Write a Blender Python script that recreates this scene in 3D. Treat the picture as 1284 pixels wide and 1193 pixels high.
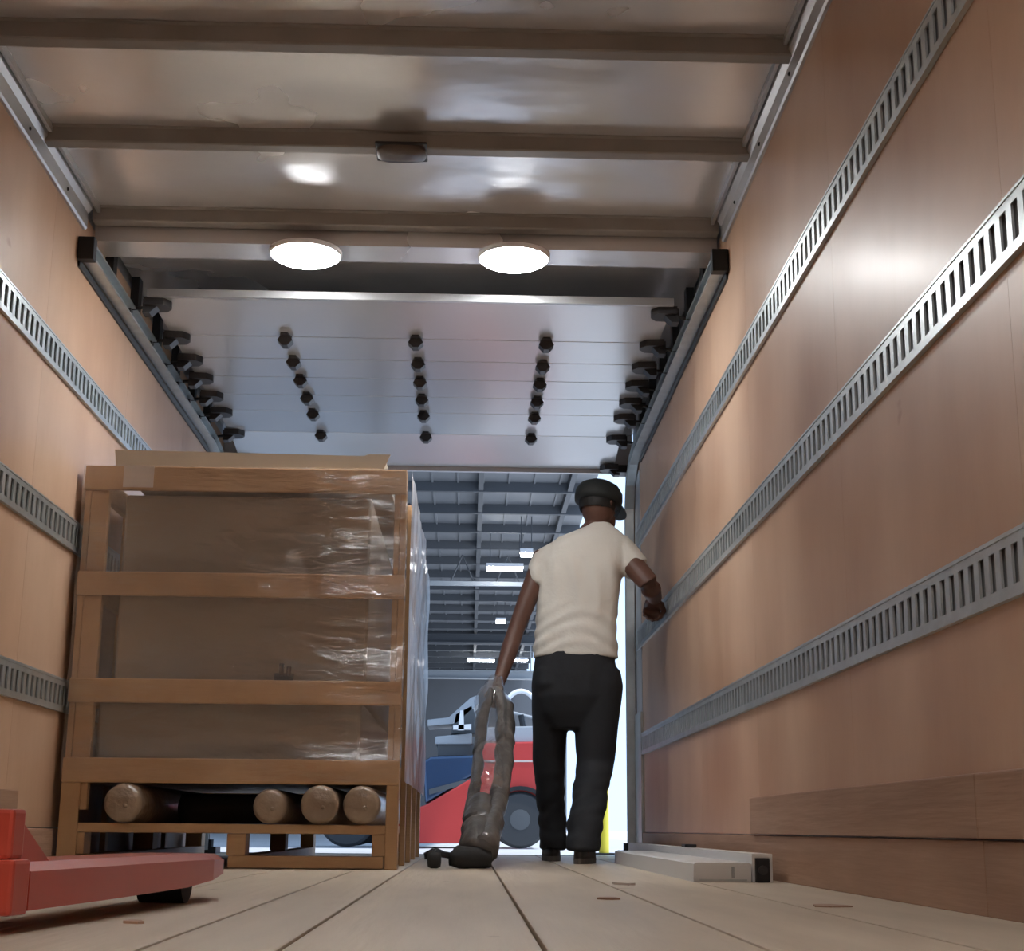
import bpy, bmesh, math, random
from mathutils import Vector, Matrix, noise
random.seed(7)
for o in list(bpy.data.objects): bpy.data.objects.remove(o)
scene = bpy.context.scene
C = scene.collection

# ------------------------------------------------------------------ camera (fitted to the lines of the box)
FPX, CX, CY = 1850.0, 642.0, 596.5
YAW, PITCH, ROLL, CAMH = 0.02684, 0.23509, 0.00917, 0.1473
_f = Vector((math.sin(YAW)*math.cos(PITCH), math.cos(YAW)*math.cos(PITCH), math.sin(PITCH)))
_r = Vector((math.cos(YAW), -math.sin(YAW), 0)); _u = _r.cross(_f)
RT = _r*math.cos(ROLL)+_u*math.sin(ROLL); UP = -_r*math.sin(ROLL)+_u*math.cos(ROLL)
cam_d = bpy.data.cameras.new('camera'); cam = bpy.data.objects.new('camera', cam_d); C.objects.link(cam)
cam_d.sensor_width = 36; cam_d.lens = FPX/1284*36; cam_d.clip_start = .02; cam_d.clip_end = 500
cam.matrix_world = Matrix(((RT.x, UP.x, -_f.x, 0), (RT.y, UP.y, -_f.y, 0), (RT.z, UP.z, -_f.z, CAMH), (0, 0, 0, 1)))
scene.camera = cam
def at(px, py, Y):          # the point of the plane y = Y that shows at this pixel
    d = _f*FPX+RT*(px-CX)+UP*(CY-py)
    return Vector((0, 0, CAMH))+d*(Y/d.y)

# ------------------------------------------------------------------ light
world = bpy.data.worlds.new('daylight'); scene.world = world; world.use_nodes = True
bg = world.node_tree.nodes['Background']
bg.inputs[0].default_value = (.48, .68, 1.0, 1); bg.inputs[1].default_value = 1.12
sun_d = bpy.data.lights.new('sun_offscreen', 'SUN'); sun_d.energy = 2.6; sun_d.angle = math.radians(1.0); sun_d.color = (1, .98, .95)
sun = bpy.data.objects.new('sun_offscreen', sun_d); C.objects.link(sun); sun.location = (12, 4, 20)
sun.rotation_euler = Vector((-.40, .10, -1)).to_track_quat('-Z', 'Y').to_euler()      # over the open yard side
scene.view_settings.view_transform = 'Standard'; scene.view_settings.look = 'None'
scene.view_settings.gamma = 1; scene.view_settings.exposure = 0.75; scene.view_settings.use_curve_mapping = False
LAMP = 55.0       # radiance of the LED dome lamps

# ------------------------------------------------------------------ materials
MATS = {}
def mat(name, col, rough=.5, metal=0., col2=None, nscale=4., stretch=(1, 1, 1), bump=0., bscale=20., bstretch=(1, 1, 1),
        emit=None, rvar=0., coat=0., vary=0., spots=None, detail=4., contrast=(.3, .7), spotscale=9., spotth=.72):
    m = bpy.data.materials.new(name); m.use_nodes = True; nt = m.node_tree; N = nt.nodes; L = nt.links
    b = N['Principled BSDF']; b.inputs['Base Color'].default_value = (*col, 1)
    b.inputs['Roughness'].default_value = rough; b.inputs['Metallic'].default_value = metal
    if coat: b.inputs['Coat Weight'].default_value = coat; b.inputs['Coat Roughness'].default_value = .25
    geo = N.new('ShaderNodeNewGeometry')
    def nz(scale, st, det=4.):
        mp = N.new('ShaderNodeMapping'); mp.inputs['Scale'].default_value = st
        L.new(geo.outputs['Position'], mp.inputs['Vector'])
        n = N.new('ShaderNodeTexNoise'); n.inputs['Scale'].default_value = scale; n.inputs['Detail'].default_value = det
        L.new(mp.outputs[0], n.inputs['Vector']); return n.outputs['Fac']
    out = None
    if col2:
        f = nz(nscale, stretch, detail)
        r = N.new('ShaderNodeValToRGB'); r.color_ramp.elements[0].position = contrast[0]; r.color_ramp.elements[1].position = contrast[1]
        r.color_ramp.elements[0].color = (*col, 1); r.color_ramp.elements[1].color = (*col2, 1)
        L.new(f, r.inputs[0]); out = r.outputs[0]
        if rvar:
            mr = N.new('ShaderNodeMapRange'); mr.inputs[3].default_value = max(.02, rough-rvar); mr.inputs[4].default_value = rough+rvar
            L.new(f, mr.inputs[0]); L.new(mr.outputs[0], b.inputs['Roughness'])
    if spots:
        f = nz(spotscale, (1, .6, 1), 3)
        r = N.new('ShaderNodeValToRGB'); r.color_ramp.elements[0].position = spotth; r.color_ramp.elements[1].position = spotth+.05
        L.new(f, r.inputs[0])
        mx = N.new('ShaderNodeMix'); mx.data_type = 'RGBA'
        L.new(r.outputs[0], mx.inputs['Factor']); mx.inputs['B'].default_value = (*spots, 1)
        if out: L.new(out, mx.inputs['A'])
        else: mx.inputs['A'].default_value = (*col, 1)
        out = mx.outputs['Result']
    if vary:
        oi = N.new('ShaderNodeObjectInfo'); mr = N.new('ShaderNodeMapRange')
        mr.inputs[3].default_value = 1-vary; mr.inputs[4].default_value = 1+vary
        L.new(oi.outputs['Random'], mr.inputs[0])
        hs = N.new('ShaderNodeHueSaturation'); L.new(mr.outputs[0], hs.inputs['Value'])
        if out: L.new(out, hs.inputs['Color'])
        else: hs.inputs['Color'].default_value = (*col, 1)
        out = hs.outputs[0]
    if out: L.new(out, b.inputs['Base Color'])
    if bump:
        f = nz(bscale, bstretch, 3.)
        bn = N.new('ShaderNodeBump'); bn.inputs['Strength'].default_value = bump; bn.inputs['Distance'].default_value = .02
        L.new(f, bn.inputs['Height']); L.new(bn.outputs[0], b.inputs['Normal'])
    if emit:
        b.inputs['Emission Color'].default_value = (*emit[0], 1); b.inputs['Emission Strength'].default_value = emit[1]
    MATS[name] = m; return m
PLY = mat('plywood', (.43, .245, .145), .42, 0, (.63, .435, .305), 1.1, (1, 1.5, .8), .03, 30, (1, 1, .08), rvar=.12, coat=.12, detail=6., contrast=(.33, .67), vary=.03, spots=(.30, .13, .06), spotscale=5, spotth=.76)
SCUFF = mat('scuff_wood', (.28, .165, .11), .55, 0, (.40, .255, .175), 3, (1, .5, 3), .15, 25, (1, .1, 2), vary=.08)
FLOORW = mat('floor_wood', (.46, .385, .295), .5, 0, (.58, .50, .395), 3.5, (2.5, .35, 1), .1, 30, (2, .1, 1), rvar=.08, vary=.05, spots=(.22, .16, .115), spotscale=6, spotth=.70)
DARK = mat('wood_underlay', (.30, .24, .18), .9)
ALU = mat('roof_sheet_aluminium', (.68, .69, .72), .24, .55, (.78, .79, .82), 1.2, (1, 1, 1), .55, 1.9, (1, 1.5, 1), rvar=.12)
BOW = mat('roof_bow_steel', (.25, .24, .23), .5, .3, (.30, .285, .275), 6)
GALV = mat('galvanised_steel', (.50, .545, .56), .38, .8, (.60, .65, .67), 14, bump=.05, bscale=40)
RAILM = mat('rail_aluminium', (.55, .56, .58), .42, .75)
TRKBACK = mat('track_recess', (.36, .37, .37), .5, .5)
DOORW = mat('door_panel_paint', (.70, .70, .71), .22, .4, bump=.03, bscale=5)
HINGE = mat('hinge_dark_steel', (.05, .05, .055), .5, .5)
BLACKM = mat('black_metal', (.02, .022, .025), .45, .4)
LENS = mat('led_lens', (1, 1, 1), .3, 0, emit=((.99, .99, .98), LAMP))
LAMPOFF = mat('smoky_lamp_lens', (.09, .065, .055), .3)
PINE = mat('crate_pine', (.40, .235, .115), .55, 0, (.49, .31, .16), 5, (1, 1, 1), .1, 30, (.3, 1, 3), vary=.1)
CARTON = mat('grey_carton', (.235, .195, .155), .75, 0, (.27, .225, .18), 2.5, vary=.06)
CARTONT = mat('pale_carton', (.42, .375, .31), .7, 0, (.48, .43, .36), 4)
TUBEM = mat('kraft_tube', (.23, .165, .115), .35, 0, (.30, .22, .155), 8, coat=.5, bump=.5, bscale=25)
PAPER = mat('label_paper', (.55, .48, .43), .6)
REDP = mat('red_paint', (.52, .062, .036), .32, 0, (.46, .055, .034), 5, coat=.3)
REDF = mat('forklift_red', (.48, .04, .035), .4, 0, (.44, .035, .03), 4)
BLUEF = mat('forklift_blue', (.022, .055, .12), .25, .2, coat=.4)
RUBBER = mat('rubber', (.03, .032, .035), .75)
GREYPL = mat('grey_plastic', (.33, .35, .37), .45)
SEATM = mat('seat_vinyl', (.07, .075, .08), .5)
BEAMM = mat('beam_aluminium', (.70, .71, .72), .5, .35)
SKIN = mat('skin', (.115, .053, .038), .5, 0, (.13, .062, .044), 8)
SHIRT = mat('cream_cotton', (.68, .66, .61), .85, 0, (.72, .70, .65), 6, bump=.1, bscale=60)
TROUS = mat('black_trousers', (.013, .015, .020), .8, bump=.15, bscale=18)
SHOE = mat('dark_shoe', (.024, .018, .017), .5)
SOLE = mat('shoe_sole', (.10, .085, .075), .6)
CAPM = mat('black_cap', (.010, .013, .014), .7)
HAIR = mat('black_hair', (.008, .007, .007), .6)
BUNDLE = mat('grey_wrap', (.07, .066, .064), .35, 0, (.16, .15, .145), 14, (1, 1, .3), .5, 18, (1, 1, .4), coat=.5)
YELLOW = mat('yellow_paint', (.72, .62, .05), .45)
CONC = mat('warehouse_concrete', (.48, .50, .52), .5, 0, (.56, .58, .60), 1.2)
APRON = mat('pale_yard_concrete', (.66, .67, .68), .7, 0, (.72, .73, .74), .6)
WROOF = mat('shed_roof_sheet', (.15, .157, .17), .6, .1, (.19, .197, .21), .4)
WSTEEL = mat('shed_steel', (.085, .09, .10), .6, .2)
WPALE = mat('shed_pale_steel', (.36, .38, .4), .5)
WWALL = mat('shed_wall', (.13, .135, .145), .7, 0, (.16, .165, .175), .5)
TUBEL = mat('tube_lamp', (1, 1, 1), .4, emit=((.95, .98, 1), 30))
WHITEP = mat('white_paint', (.75, .76, .78), .4)
def film_mat(name, milky, gloss, bscale, bst, strength):
    m = bpy.data.materials.new(name); m.use_nodes = True; nt = m.node_tree; N = nt.nodes; L = nt.links
    for n in list(N): N.remove(n)
    out = N.new('ShaderNodeOutputMaterial'); geo = N.new('ShaderNodeNewGeometry')
    mp = N.new('ShaderNodeMapping'); mp.inputs['Scale'].default_value = bst; L.new(geo.outputs['Position'], mp.inputs['Vector'])
    nz = N.new('ShaderNodeTexNoise'); nz.inputs['Scale'].default_value = bscale; nz.inputs['Detail'].default_value = 5
    nz.inputs['Distortion'].default_value = 1.2; L.new(mp.outputs[0], nz.inputs['Vector'])
    bp = N.new('ShaderNodeBump'); bp.inputs['Strength'].default_value = strength; bp.inputs['Distance'].default_value = .0035; L.new(nz.outputs['Fac'], bp.inputs['Height'])
    gl = N.new('ShaderNodeBsdfGlossy'); gl.inputs['Roughness'].default_value = .13; L.new(bp.outputs[0], gl.inputs['Normal'])
    tr = N.new('ShaderNodeBsdfTransparent'); df = N.new('ShaderNodeBsdfDiffuse'); df.inputs[0].default_value = (.8, .82, .85, 1)
    tl = N.new('ShaderNodeBsdfTranslucent'); tl.inputs[0].default_value = (.8, .82, .85, 1)
    ad = N.new('ShaderNodeMixShader'); ad.inputs[0].default_value = .5; L.new(df.outputs[0], ad.inputs[1]); L.new(tl.outputs[0], ad.inputs[2])
    m1 = N.new('ShaderNodeMixShader'); L.new(tr.outputs[0], m1.inputs[1]); L.new(ad.outputs[0], m1.inputs[2])
    mr = N.new('ShaderNodeMapRange'); mr.inputs[1].default_value = .35; mr.inputs[2].default_value = .75
    mr.inputs[3].default_value = milky*(.3 if milky < .3 else .6); mr.inputs[4].default_value = milky*1.35; L.new(nz.outputs['Fac'], mr.inputs[0]); L.new(mr.outputs[0], m1.inputs[0])
    m2 = N.new('ShaderNodeMixShader'); m2.inputs[0].default_value = gloss; L.new(m1.outputs[0], m2.inputs[1]); L.new(gl.outputs[0], m2.inputs[2])
    L.new(m2.outputs[0], out.inputs[0]); return m
FILM = film_mat('clear_film', .06, .15, 5, (1.2, 1, 5), .9)
FILMS = film_mat('milky_film', .7, .16, 4, (1, 1, .5), .9)

# ------------------------------------------------------------------ mesh helpers
class MB:
    def __init__(s): s.v = []; s.f = []
    def box(s, x0, x1, y0, y1, z0, z1):
        n = len(s.v); s.v += [(x, y, z) for z in (z0, z1) for y in (y0, y1) for x in (x0, x1)]
        s.f += [tuple(n+i for i in q) for q in ((0, 2, 3, 1), (4, 5, 7, 6), (0, 1, 5, 4), (2, 6, 7, 3), (0, 4, 6, 2), (1, 3, 7, 5))]; return s
    def hexa(s, pts):      # 8 points in the order of box()
        n = len(s.v); s.v += [tuple(p) for p in pts]
        s.f += [tuple(n+i for i in q) for q in ((0, 2, 3, 1), (4, 5, 7, 6), (0, 1, 5, 4), (2, 6, 7, 3), (0, 4, 6, 2), (1, 3, 7, 5))]; return s
    def loft(s, rings, caps=True):
        n = len(s.v); k = len(rings[0])
        for r in rings: s.v += [tuple(p) for p in r]
        for i in range(len(rings)-1):
            for j in range(k):
                a = n+i*k+j; b = n+i*k+(j+1) % k
                s.f.append((a, b, b+k, a+k))
        if caps: s.f.append(tuple(n+j for j in reversed(range(k)))); s.f.append(tuple(n+(len(rings)-1)*k+j for j in range(k)))
        return s
    def tube(s, pts, rad, seg=12, flat=1., ref=None):
        pts = [Vector(p) for p in pts]; rings = []
        if not isinstance(rad, (list, tuple)): rad = [rad]*len(pts)
        for i, p in enumerate(pts):
            t = (pts[min(i+1, len(pts)-1)]-pts[max(i-1, 0)]).normalized()
            a = Vector(ref) if ref else (Vector((0, 1, 0)) if abs(t.y) < .8 else Vector((1, 0, 0)))
            u = (a-t*a.dot(t)).normalized(); w = t.cross(u)
            rings.append([p+(u*math.cos(q)*flat+w*math.sin(q))*rad[i] for q in [2*math.pi*j/seg for j in range(seg)]])
        return s.loft(rings)
    def ball(s, c, r, seg=14, rings=9):
        c = Vector(c); r = Vector(r) if not isinstance(r, (int, float)) else Vector((r, r, r)); rr = []
        for i in range(rings+1):
            a = -math.pi/2+math.pi*(.04+.92*i/rings)
            rr.append([c+Vector((r.x*math.cos(a)*math.cos(q), r.y*math.cos(a)*math.sin(q), r.z*math.sin(a))) for q in [2*math.pi*j/seg for j in range(seg)]])
        return s.loft(rr)
    def cyl(s, a, b, r, seg=20): return s.tube([a, b], [r, r], seg)
    def lathe(s, c, prof, seg=24, axis='z'):
        c = Vector(c); rr = []
        for r, h in prof:
            rr.append([c+(Vector((r*math.cos(q), r*math.sin(q), h)) if axis == 'z' else Vector((r*math.cos(q), h, r*math.sin(q))) if axis == 'y' else Vector((h, r*math.cos(q), r*math.sin(q)))) for q in [2*math.pi*j/seg for j in range(seg)]])
        return s.loft(rr)
    def prism(s, poly, axis, a, b):       # polygon extruded along an axis
        def P(q, t): return (t, q[0], q[1]) if axis == 'x' else (q[0], t, q[1]) if axis == 'y' else (q[0], q[1], t)
        return s.loft([[P(q, a) for q in poly], [P(q, b) for q in poly]])
    def mesh(s, name, off=Vector((0, 0, 0)), bevel=0, smooth=False):
        me = bpy.data.meshes.new(name); me.from_pydata([tuple(Vector(p)-off) for p in s.v], [], s.f)
        bm = bmesh.new(); bm.from_mesh(me); bmesh.ops.recalc_face_normals(bm, faces=bm.faces)
        if bevel: bmesh.ops.bevel(bm, geom=list(bm.edges), offset=bevel, segments=2, affect='EDGES', profile=.6)
        if smooth:
            for f in bm.faces: f.smooth = True
        bm.to_mesh(me); bm.free(); return me
def base(o):
    while o.parent: o = o.parent
    return o.location.copy()
def build(mb, name, m, parent=None, bevel=0, smooth=False):
    off = base(parent) if parent else Vector((0, 0, 0))
    o = link(mb.mesh(name, off, bevel, smooth), name, m, parent)
    if smooth == 'auto' or (smooth and bevel == 0): pass
    return o
def link(me, name, m, parent=None):
    o = bpy.data.objects.new(name, me); C.objects.link(o)
    if m and not me.materials: me.materials.append(m)
    if parent: o.parent = parent
    return o
def empty(name, loc=(0, 0, 0)):
    o = bpy.data.objects.new(name, None); C.objects.link(o); o.location = loc; o.empty_display_size = .1; return o
def tag(o, label, cat, group=None):
    o['label'] = label; o['category'] = cat
    if group: o['group'] = group
    return o
def struct(o, label=None):
    o['kind'] = 'structure'
    if label: o['label'] = label
    return o
def sharp(o, ang=40):
    me = o.data; bm = bmesh.new(); bm.from_mesh(me)
    for f in bm.faces: f.smooth = True
    for e in bm.edges:
        if len(e.link_faces) == 2 and e.calc_face_angle(0) > math.radians(ang): e.smooth = False
    bm.to_mesh(me); bm.free(); return o
def inst(me, name, loc, parent, rot=None):
    o = bpy.data.objects.new(name, me); C.objects.link(o); o.parent = parent
    o.location = Vector(loc)-base(parent)
    if rot: o.rotation_euler = rot
    return o

# ------------------------------------------------------------------ the truck box
XL, XR, YN, YE, ZC = -1.49, .95, -.6, 8.62, 2.455
XM = (XL+XR)/2
floor = struct(build(MB().box(XL-.05, XR+.05, YN, YE, -.10, -.036), 'floor', DARK), 'beige plank floor of the truck box')
seams = [XL, -1.20, -.93, -.67, -.40, -.23, .0985, .385, .67, XR]
for a, b in zip(seams[:-1], seams[1:]):
    build(MB().box(a+.003, b-.003, YN, YE, -.036, 0), 'floor_plank', FLOORW, floor, bevel=.003)
def side_wall(name, X, s, label):
    w = struct(build(MB().box(min(X+s*.012, X+s*.06), max(X+s*.012, X+s*.06), YN, YE, 0, 2.56), name, RAILM), label)
    y = 4.90-1.22*5
    while y < YE:
        a, b = max(y, YN), min(y+1.22, YE)
        if b-a > .05:
            build(MB().box(min(X, X+s*.0118), max(X, X+s*.0118), a+.0006, b-.0006, .137, 2.40), 'plywood_panel', PLY, w)
        y += 1.22
    lo = X-s*.012; up_ = X-s*.022
    for a, b in ((YN, 2.74), (2.742, YE-.05)):
        build(MB().box(min(lo, X+s*.011), max(lo, X+s*.011), a, b, 0, .1335), 'scuff_board', SCUFF, w, bevel=.002)
    for a, b in ((YN, 2.74), (2.742, 4.97)):
        build(MB().box(min(up_, X-.0005*s), max(up_, X-.0005*s), a, b, .1375, .254), 'scuff_board', SCUFF, w, bevel=.003)
    return w
wr = side_wall('wall_right', XR, 1, 'plywood side wall of the truck with slotted tracks')
wl = side_wall('wall_left', XL, -1, 'plywood side wall behind the crate')
struct(build(MB().box(XL-.05, XR+.05, YN-.06, YN, -.1, 2.56), 'wall_front', PLY), 'plywood nose wall of the truck box')
# roof: one sheet per bay, bows between
ceil = struct(build(MB().box(XL-.05, XR+.05, YN, YE, 2.50, 2.56), 'ceiling', RAILM), 'aluminium truck roof')
bows = [5.345-.675*i for i in range(9)]
edges = [5.39]+bows+[YN]
for i in range(len(edges)-1):
    y1, y0 = edges[i], edges[i+1]
    if y1-y0 < .05: continue
    nx, ny = 48, 14; mb = MB()
    for j in range(ny+1):
        for k in range(nx+1):
            x = XL+(XR-XL)*k/nx; y = y0+(y1-y0)*j/ny
            e = math.sin(math.pi*j/ny)*math.sin(math.pi*k/nx)**.5
            mb.v.append((x, y, ZC+.012*e*(noise.noise(Vector((x*1.3, y*2.2, 3.1)))+.5*noise.noise(Vector((x*3.1, y*4, 9))))))
    for j in range(ny):
        for k in range(nx):
            a = j*(nx+1)+k; mb.f.append((a, a+nx+1, a+nx+2, a+1))
    n0 = len(mb.v); build(mb, 'roof_sheet', ALU, ceil, smooth=True)
bow_me = MB().prism([(-.052, .05), (-.040, .046), (-.030, .004), (-.024, 0), (.024, 0), (.030, .004), (.040, .046), (.052, .05), (.052, .056), (-.052, .056)], 'x', XL+.015, XR-.015).mesh('roof_bow')
bow_me.materials.append(BOW)
for y in bows: inst(bow_me, 'roof_bow', (0, y, 2.402), ceil)
for k, (X, s) in enumerate(((XR, 1), (XL, -1))):
    pr = [(X+s*.02, 2.335), (X-s*.010, 2.335), (X-s*.016, 2.342), (X-s*.016, 2.40), (X-s*.03, 2.418), (X-s*.03, 2.452), (X+s*.02, 2.452)]
    t = struct(build(MB().prism(pr, 'y', YN, 5.25), 'trim_%d' % (k+1), RAILM), 'aluminium roof rail along the top of the plywood wall')
    build(MB().box(min(X-s*.034, X-s*.046), max(X-s*.034, X-s*.046), YN, 5.7, 2.43, 2.455), 'seal', RAILM, t)
    riv = MB().lathe((0, 0, 0), [(.007, 0), (.007, .002), (.004, .005)], 8, 'x').mesh('rivet'); riv.materials.append(BLACKM)
    for i in range(9): inst(riv, 'rivet', (X-s*.016, 1.2+.47*i, 2.37), t, (0, 0, math.pi if s > 0 else 0))
# roof metal over the open door
hd = struct(build(MB().box(XL, XR, 5.551, YE, 2.455, 2.50), 'trim_3', ALU), 'aluminium roof sheet above the open door')
build(MB().prism([(5.385, 2.452), (5.385, 2.346), (5.5495, 2.346), (5.5495, 2.36), (5.40, 2.36), (5.40, 2.452)], 'x', XL+.01, XR-.01), 'header_fascia', ALU, hd)
build(MB().box(XL, XR, 8.56, YE, 2.262, 2.455), 'rear_header', RAILM, hd)
# the overhead door, open under the roof
door = struct(empty('door_1', (XM, 5.85, 2.29)), 'open overhead roll-up door of white panels with dark hinges')
DX0, DX1 = XM-1.10, XM+1.10
jy = [5.85, 6.36, 6.685, 6.98, 7.285, 7.585, 8.02, 8.50]
def dz(y): return 2.30 if y <= 8.02 else 2.30-(y-8.02)*.145
for a, b in zip(jy[:-1], jy[1:]):
    mb = MB(); za, zb = dz(a), dz(b); g = .003
    mb.hexa([(DX0, a+g, za), (DX1, a+g, za), (DX0, b-g, zb), (DX1, b-g, zb), (DX0, a+g, za+.02), (DX1, a+g, za+.02), (DX0, b-g, zb+.02), (DX1, b-g, zb+.02)])
    build(mb, 'door_panel', DOORW, door, bevel=.002)
build(MB().box(DX0, DX1, 5.832, 5.852, 2.290, 2.322), 'edge_strip', RAILM, door)
build(MB().box(DX0, DX1, 8.50, 8.53, 2.205, 2.255), 'bottom_rail', RAILM, door, bevel=.003)
hb = MB().prism([(-.034, -.024), (-.018, .0005), (.018, .0005), (.034, -.024), (.012, -.048), (-.012, -.048)], 'y', -.028, .028)
hb.prism([(-.028, 0), (-.016, -.06), (.016, -.06), (.028, 0), (.016, .06), (-.016, .06)], 'z', -.006, .0006)
hme = hb.mesh('hinge'); hme.materials.append(HINGE)
for y in jy[1:-1]:
    for x in (XM-.587, XM, XM+.59): inst(hme, 'hinge', (x, y, dz(y)), door)
for s, X in ((1, DX1), (-1, DX0)):
    rb = MB().prism([(-s*.085, -.012), (-s*.06, -.05), (s*.02, -.06), (s*.02, .06), (-s*.06, .05), (-s*.085, .012)], 'z', -.03, .0)
    rb.prism([(-s*.06, 0), (s*.03, 0), (s*.03, -.06), (s*.0, -.06)], 'y', -.03, .03)
    rb.cyl((0, 0, -.025), (s*.095, 0, -.035), .008, 8); rb.lathe((s*.09, 0, -.035), [(.022, -.01), (.022, .01)], 12, 'x')
    rme = rb.mesh('roller_bracket'); rme.materials.append(HINGE)
    for y in [5.93]+jy[1:-1]+[8.45]: inst(rme, 'roller_bracket', (X, y, dz(y)), door)
for s, X in ((1, XR-.03), (-1, XL+.03)):          # channel tracks with the curve down the rear posts
    path = [(5.22, 2.24), (7.95, 2.24), (8.2, 2.215), (8.38, 2.12), (8.45, 1.98), (8.46, 1.8), (8.46, .02)]
    mb = MB()
    for lo, hi in ((-.030, -.022), (.022, .030)):
        rr = []
        for i, (y, z) in enumerate(path):
            p0 = path[max(i-1, 0)]; p1 = path[min(i+1, len(path)-1)]
            t = Vector((0, p1[0]-p0[0], p1[1]-p0[1])).normalized(); n = Vector((0, -t.z, t.y))
            c = Vector((X, y, z))
            rr.append([c+n*lo+Vector((-s*.028, 0, 0)), c+n*hi+Vector((-s*.028, 0, 0)), c+n*hi+Vector((s*.02, 0, 0)), c+n*lo+Vector((s*.02, 0, 0))])
        mb.loft(rr)
    rr = []
    for i, (y, z) in enumerate(path):
        p0 = path[max(i-1, 0)]; p1 = path[min(i+1, len(path)-1)]
        t = Vector((0, p1[0]-p0[0], p1[1]-p0[1])).normalized(); n = Vector((0, -t.z, t.y)); c = Vector((X, y, z))
        rr.append([c+n*-.03+Vector((s*.018, 0, 0)), c+n*.03+Vector((s*.018, 0, 0)), c+n*.03+Vector((s*.022, 0, 0)), c+n*-.03+Vector((s*.022, 0, 0))])
    mb.loft(rr)
    tr = build(mb, 'door_track', GALV, door)
    build(MB().box(min(X-s*.034, X+s*.028), max(X-s*.034, X+s*.028), 5.19, 5.235, 2.195, 2.285), 'track_end', BLACKM, door, bevel=.004)
    build(MB().box(min(X+s*.022, X+s*.03), max(X+s*.022, X+s*.03), 5.22, 8.1, 2.175, 2.205), 'track_seal', BLACKM, door)
    for i in range(6):
        build(MB().box(min(X-s*.005, X+s*.03), max(X-s*.005, X+s*.03), 5.6+.45*i, 5.66+.45*i, 2.27, 2.455), 'hanger', BLACKM, door)
build(MB().box(XR-.11, XR-.03, 8.40, 8.52, 2.19, 2.235), 'latch_block', BLACKM, door, bevel=.004)
for k, (X, s) in enumerate(((XR, 1), (XL, -1))):   # rear posts
    t = struct(build(MB().box(min(X-s*.035, X+s*.06), max(X-s*.035, X+s*.06), 8.50, YE, 0, 2.262), 'trim_%d' % (k+4), BLACKM), 'black rear door post')
    build(MB().box(min(X-s*.016, X), max(X-s*.016, X), 8.14, 8.42, .0, .78), 'guard_plate', GALV, t, bevel=.002)
    build(MB().box(min(X-s*.004, X+s*.0), max(X-s*.004, X+s*.0), 8.16, 8.42, .78, 2.15), 'edge_plate', RAILM, t)
    mb = MB().box(min(X-s*.10, X-s*.02), max(X-s*.10, X-s*.02), 8.44, 8.60, 0, .035); mb.cyl((X-s*.06, 8.47, .02), (X-s*.06, 8.47, .075), .022, 10)
    build(mb, 'floor_bracket', BLACKM, t)
struct(build(MB().box(XL, XR, YE, YE+.14, -.1, .003), 'trim_6', GALV), 'steel rear sill of the truck floor')

# ------------------------------------------------------------------ slotted cargo tracks on both walls
PITCHS, SW, SH = .057, .031, .070
def etrack(X, s, zc, label):
    root = tag(empty('cargo_track', (X, 0, zc)), label, 'cargo track', 'slotted steel tracks on the walls')
    y0, y1, H = YN+.02, 8.36, .058
    def px(a): return X-s*a
    def bx(mb, a, b, ya, yb, za, zb): mb.box(min(px(a), px(b)), max(px(a), px(b)), ya, yb, zc+za, zc+zb)
    mb = MB()
    bx(mb, .007, .011, y0, y1, SH/2, H-.006); bx(mb, .007, .011, y0, y1, -H+.006, -SH/2)
    bx(mb, .0005, .013, y0, y1, H-.006, H); bx(mb, .0005, .013, y0, y1, -H, -H+.006)
    n = int((y1-y0-.1)/PITCHS)
    for i in range(n):
        a = y0+.05+i*PITCHS
        bx(mb, .006, .011, a+SW/2, a+PITCHS-SW/2, -SH/2, SH/2)
    bx(mb, .006, .011, y0, y0+.05+SW/2, -SH/2, SH/2); bx(mb, .006, .011, y0+.05+n*PITCHS+SW/2, y1, -SH/2, SH/2)
    build(mb, 'face_plate', GALV, root)
    mb = MB(); bx(mb, .0003, .002, y0, y1, -H+.006, H-.006); build(mb, 'back_plate', TRKBACK, root)
    mb = MB(); bx(mb, .0003, .005, y0, y1, H+.0002, H+.006); build(mb, 'edge_bead', GALV, root)
    return root
for z, n in ((1.767, 'upper'), (1.192, 'middle'), (.603, 'lower')):
    etrack(XR, 1, z, n+' slotted steel cargo track on the wall beside the walking man')
    etrack(XL, -1, z, n+' slotted steel cargo track on the wall beside the crate')

# ------------------------------------------------------------------ lamps on the roof
for x, y, lb in ((-.672, 5.455, 'lit round white dome light on the roof, on the crate side'), (.146, 5.455, 'lit round white dome light on the roof, on the side of the walking man'),
                 (-.70, .45, 'lit dome light near the nose wall, on the crate side'), (.158, .45, 'lit dome light near the nose wall, on the side of the walking man')):
    sfx = '' if y > 5 else '_offscreen'      # the pair at the nose end, mirrored in the film on the crate front
    z = 2.346 if y > 5 else 2.4545; l = tag(empty('dome_light'+sfx, (x, y, z)), lb, 'light', 'lit dome lights')
    build(MB().lathe((x, y, z), [(.143, 0), (.143, -.012), (.136, -.018), (.130, -.014)], 36), 'housing', WHITEP, l)
    sharp(build(MB().lathe((x, y, z), [(.130, -.013), (.128, -.022), (.115, -.029), (.08, -.034), (.03, -.036)], 36), 'lens'+sfx, LENS, l), 60)
l = tag(empty('ceiling_lamp', (-.262, 4.66, 2.402)), 'unlit dark dome lamp fixed under a roof bow', 'light')
build(MB().box(-.35, -.175, 4.59, 4.73, 2.393, 2.402), 'base_plate', BLACKM, l, bevel=.004)
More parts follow.
